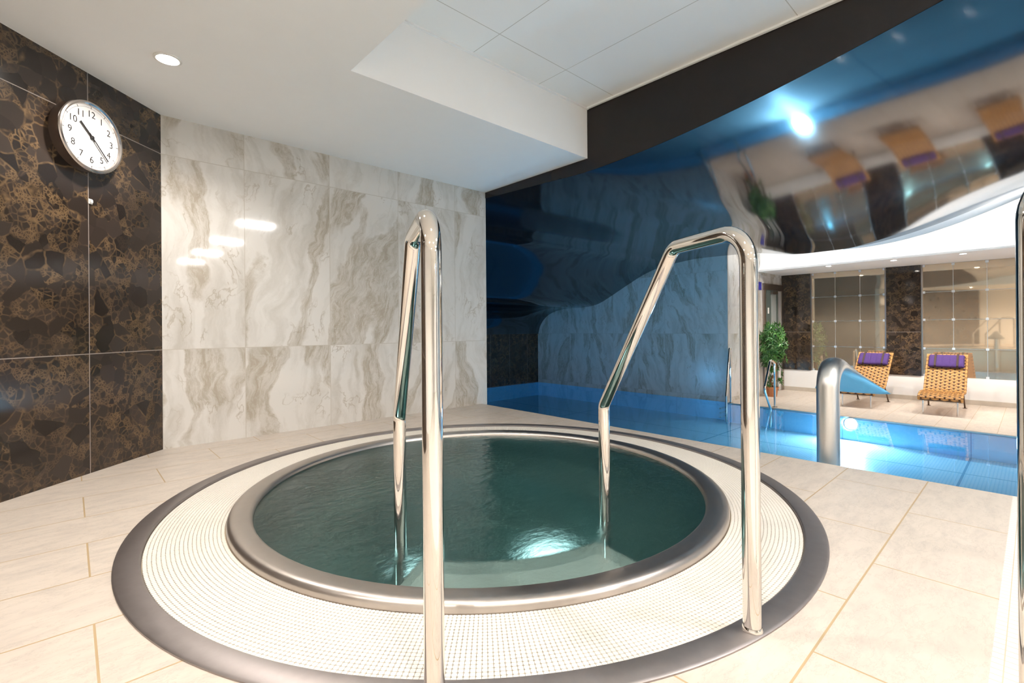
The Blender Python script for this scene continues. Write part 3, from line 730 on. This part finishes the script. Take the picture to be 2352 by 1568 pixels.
m = MB(); m.obox((0, 0, 0), dd * .075, dn * .012, Vector((0, 0, .085))); m.build('plate', M['blue_sign'], sg)
st = empty('wall_sticker', DP(2.68, .0, 0), 'small red and white strip notice on the wall corner beside the door', 'notice')
m = MB(); m.obox(dn * .003, dd * .022, dn * .002, Vector((0, 0, .10))); m.build('sheet', M['paper'], st)
for k in range(4):
    m = MB(); m.obox(dn * .006 + Vector((0, 0, -.075 + k * .05)), dd * .016, dn * .0008, Vector((0, 0, .012))); m.build('print', M['red'], st)

# ------------------------------------------------------------------ potted plant
pp = empty('potted_plant', (10.72, 3.70, LOW), 'leafy green plant with braided trunk in a terracotta pot by the glass door', 'plant')
m = MB(); m.lathe([(.085, 0), (.088, .004), (.108, .165), (.122, .165), (.124, .20), (.114, .20), (.105, .17)], seg=36, cap0=True); m.build('pot', M['terracotta'], pp, smooth=True)
m = MB(); m.lathe([(.106, .178), (.05, .185), (.005, .188)], seg=24, cap1=True); m.build('soil', M['soil'], pp, smooth=True)
for k in range(3):
    path = []
    for i in range(31):
        f = i / 30; a = 2 * PI * k / 3 + f * 8.5; rr = .045 + .02 * math.sin(f * 9 + k)
        path.append((math.cos(a) * rr + .02 * math.sin(f * 5), math.sin(a) * rr - .06 * math.sin(f * 3), .17 + f * .80))
    m = MB(); m.tube(path, [.019 - .007 * i / 30 for i in range(31)], 8); m.build('trunk', M['bark'], pp, smooth=True)
m = MB(); rnd = random.Random(3)
def leaflet(c, d, n, L, w):
    d = d.normalized(); s = d.cross(n).normalized(); n = s.cross(d)
    pts = [c, c + d * L * .35 + s * w + n * .006, c + d * L - n * L * .18, c + d * L * .35 - s * w + n * .006, c + d * L * .45 - n * .004]
    k = len(m.v); m.v += [tuple(p) for p in pts]; m.f += [(k, k + 1, k + 4), (k + 1, k + 2, k + 4), (k + 2, k + 3, k + 4), (k + 3, k, k + 4)]; m.mi += [0] * 4
for i in range(176):
    if i < 158: z = rnd.uniform(.72, 1.48)
    elif i < 170: z = rnd.uniform(.50, .75)
    else: z = rnd.uniform(.25, .50)
    rmax = .30 * math.sqrt(max(.05, 1 - ((z - 1.02) / .52) ** 2)) if z > .55 else .17
    a = rnd.uniform(0, 2 * PI); rr = rmax * math.sqrt(rnd.uniform(.05, 1)) * .85
    c = Vector((math.cos(a) * rr, math.sin(a) * rr - .02, z)); out = Vector((math.cos(a), math.sin(a), rnd.uniform(-.1, .7))).normalized()
    ax = Vector((rnd.uniform(-1, 1), rnd.uniform(-1, 1), rnd.uniform(.4, 1))).normalized()
    t = out.cross(ax).normalized(); b = out.cross(t)
    nl = rnd.randint(5, 8)
    for q in range(nl):
        th = 2 * PI * q / nl; d = (t * math.cos(th) + b * math.sin(th)) * .9 + out * .45
        p = c + d * .01
        pw = p + Vector((10.72, 3.70, LOW))
        if pw.y + d.y * .1 > 3.975: continue
        leaflet(p, d, out, rnd.uniform(.075, .12), rnd.uniform(.014, .022))
m.build('foliage', M['leaf'], pp)

# ------------------------------------------------------------------ woven loungers
PROFILE = [(-.02, .235), (-.035, .265), (-.02, .292), (.03, .31), (.12, .328), (.25, .335), (.40, .332), (.55, .318), (.65, .305), (.72, .308), (.78, .335), (.84, .39), (.98, .52), (1.12, .655), (1.26, .79), (1.38, .905)]
def chair_path(n):
    pts = [Vector((x, 0, z)) for x, z in PROFILE]; L = [0]
    for a, b in zip(pts[:-1], pts[1:]): L.append(L[-1] + (b - a).length)
    out = []
    for i in range(n):
        s = L[-1] * i / (n - 1); k = 0
        while k < len(L) - 2 and L[k + 1] < s: k += 1
        t = (s - L[k]) / (L[k + 1] - L[k]); out.append(pts[k].lerp(pts[k + 1], t))
    return out
def make_lounger():
    c = empty('lounge_chair'); HW = .262
    nM = 46; path = chair_path(nM * 2 + 1)
    def nrm(i):
        a, b = path[max(0, i - 1)], path[min(len(path) - 1, i + 1)]; t = (b - a).normalized(); return Vector((-t.z, 0, t.x)), t
    split = next(i for i in range(len(path)) if path[i].x > .72)
    nL = 9; ylong = [-HW + .03 + (2 * HW - .06) * k / (nL - 1) for k in range(nL)]
    for part, (i0, i1) in (('seat', (0, split)), ('backrest', (split, len(path) - 1))):
        m = MB()
        for j in range(nM):
            i = 2 * j + 1
            if not (i0 <= i < i1): continue
            n, t = nrm(i); hw = .0185
            # cane strand across the frame, passing over and under the brown strands
            R = []
            for q in range(4 * (nL - 1) + 1):
                y = ylong[0] - .02 + (ylong[-1] - ylong[0] + .04) * q / (4 * (nL - 1)); ph = (y - ylong[0]) / (ylong[1] - ylong[0])
                off = .006 * math.cos(PI * ph) * (1 if (j // 1) % 2 else -1); p = path[i] + Vector((0, y, 0)) + n * off
                th = .003; w = hw * .82
                R.append([p - t * w - n * th, p + t * w - n * th, p + t * w + n * th, p - t * w + n * th])
            m.rings(R, True, True, True)
        m.build(part, M['cane'], c, smooth=True)
        m = MB()
        for k in range(nL):
            R = []
            for i in range(i0, i1 + 1):
                n, t = nrm(i); j = (i - 1) / 2; off = .006 * math.cos(PI * (j + k)) * 1.0
                p = path[i] + Vector((0, ylong[k], 0)) + n * off; w = .0115
                R.append([p - Vector((0, w, 0)) - n * .002, p + Vector((0, w, 0)) - n * .002, p + Vector((0, w, 0)) + n * .002, p - Vector((0, w, 0)) + n * .002])
            m.rings(R, True, True, True)
        o = m.build('brown_strands', M['cane_dark'], c.children[-1])
        # solid under-layer of cane
        m = MB(); R = []
        for i in range(i0, i1 + 1):
            n, t = nrm(i); p = path[i] - n * .014
            R.append([p + Vector((0, -HW + .01, 0)), p + Vector((0, HW - .01, 0)), p + Vector((0, HW - .01, 0)) - n * .004, p + Vector((0, -HW + .01, 0)) - n * .004])
        m.rings(R, True, True, True); m.build('underlayer', M['cane'], [x for x in c.children if x.name.startswith(part)][0])
    # wrapped side rails and end bars
    for s in (-1, 1):
        m = MB(); rp = [p + Vector((0, s * HW, 0)) for p in path]
        m.tube(rp, .017, 12); fr = m.build('side_rail', M['cane'], c, smooth=True)
        for i in range(3, len(path) - 2, 5):
            n, t = nrm(i); m = MB(); m.tube([rp[i] - t * .006, rp[i] + t * .006], .0182, 12); m.build('binding', M['cane_dark'], fr, smooth=True)
    m = MB(); e = path[-1]; m.tube([e + Vector((0, -HW - .015, 0)), e + Vector((0, HW + .015, 0))], .018, 12); fr = m.build('top_bar', M['cane'], c, smooth=True)
    for k in range(9):
        y = -HW + .05 + k * .053; m = MB(); m.tube([e + Vector((0, y, 0)), e + Vector((0, y + .012, 0))], .0192, 12); m.build('binding', M['cane_dark'], fr, smooth=True)
    m = MB(); e = path[0]; m.tube([e + Vector((0, -HW, 0)), e + Vector((0, HW, 0))], .012, 12); m.build('front_bar', M['leg_dark'], c, smooth=True)
    # legs
    for s in (-1, 1):
        m = MB(); m.tube([(.015, s * .21, .29), (.015, s * .21, 0)], .0125, 14); m.build('front_leg', M['leg_steel'], c, smooth=True)
        m = MB(); m.tube([(.86, s * .225, .375), (1.14, s * .24, .008)], .012, 12); m.tube([(1.14, s * .24, .0), (1.14, s * .24, .006)], .03, 16); m.build('back_leg', M['leg_dark'], c, smooth=True)
    m = MB(); m.tube([(.86, -.225, .375), (.86, .225, .375)], .011, 12); m.build('cross_bar', M['leg_dark'], c, smooth=True)
    # head cushion with stitched channels
    a, b = Vector((1.135, 0, .665)), Vector((1.345, 0, .87)); t = (b - a).normalized(); n = Vector((-t.z, 0, t.x))
    m = MB(); R = []; NYc = 60
    for i in range(NYc + 1):
        f = i / NYc; y = -.238 + .476 * f; puff = .80 + .20 * abs(math.sin(f * PI * 5)) ** .5; endk = min(1, min(f, 1 - f) / .035) ** .5; endk = max(endk, .25)
        ring = []
        for k in range(24):
            th = 2 * PI * k / 24; cc, ss = math.cos(th), math.sin(th)
            sq = lambda v, e: math.copysign(abs(v) ** e, v)
            ring.append(a.lerp(b, .5) + Vector((0, y, 0)) + n * .052 + t * (sq(cc, .55) * (.142 - .006 * (1 - puff)) * (.9 + .1 * endk)) + n * (sq(ss, .7) * .042 * puff * endk))
        R.append(ring)
    m.rings(R, True, True, True); cu = m.build('head_cushion', M['purple'], c, smooth=True)
    for y in (-.148, .148):
        m = MB(); mid = a.lerp(b, .5)
        loop = [mid + n * .052 + t * (-.152), mid + n * .085 + t * (-.13), mid + n * .098 + t * (-.08), mid + n * .098 + t * .08, mid + n * .085 + t * .14, mid + n * .04 + t * .185, path[-1] + n * .022 + t * .012, path[-1] - n * .0 + t * .024, path[-1] - n * .03]
        R = []
        for p in loop: R.append([p + Vector((0, y - .014, 0)), p + Vector((0, y + .014, 0)), p + Vector((0, y + .014, 0)) - n * .003, p + Vector((0, y - .014, 0)) - n * .003])
        m.rings(R, True, True, True); m.build('strap', M['strap'], cu, smooth=True)
    return c
proto = make_lounger()
spots = [(10.31, 1.045, 1.5, 'woven cane lounger with purple head cushion, right of the dark pillar in the mirror wall'),
         (10.31, 2.165, -1.5, 'woven cane lounger with purple head cushion, partly behind the steel water spout'),
         (10.31, -.25, 0.0, 'woven cane lounger beyond the right edge, mirrored at upper right of the dark ceiling')]
for i, (x, y, a, lab) in enumerate(spots):
    o = proto if i == 0 else copy_tree(proto)
    o.location = (x, y, LOW); o.rotation_euler = (0, 0, math.radians(a)); tag(o, lab, 'lounge chair', 'woven cane loungers by the pool')

# ------------------------------------------------------------------ pool ladders
def ladder(loc, path, label, rungs, rad):
    l = empty('pool_ladder', loc, label, 'pool rail')
    m = MB(); m.tube(path, rad, 16); m.build('rail', M['chrome'], l, smooth=True)
    m = MB(); q = path[-1]; m.lathe([(rad, .0), (rad * 2.2, .0), (rad * 2.2, .006), (rad, .014)], c=(q[0], q[1], q[2]), seg=24); m.build('base_collar', M['chrome'], l, smooth=True)
    for a, b in rungs:
        m = MB(); m.tube([a, b], .014, 10); m.build('rung', M['chrome'], l, smooth=True)
p = fillet([Vector((-.22, 0, -.33)), Vector((-.20, 0, -.02)), Vector((-.50, 0, .37)), Vector((-.20, 0, .86)), Vector((.0, 0, .80)), Vector((.0, 0, .0))], [.10, .12, .09, .07], 8)
ladder((9.315, 3.17, LOW), p, 'curved chrome pool rail on the far pool edge, in front of the potted plant', [], .021)
p = fillet([Vector((-.20, 0, -.33)), Vector((-.19, 0, .15)), Vector((-.04, 0, 1.04)), Vector((.0, 0, 1.03)), Vector((.0, 0, .0))], [.1, .04, .04], 8)
ladder((9.262, 3.93, LOW), p, 'tall slim chrome pool ladder rail at the end of the blue marble wall',
       [(Vector((-.42, .02, z)), Vector((-.19, .02, z))) for z in (-.06, -.14, -.22)], .021)
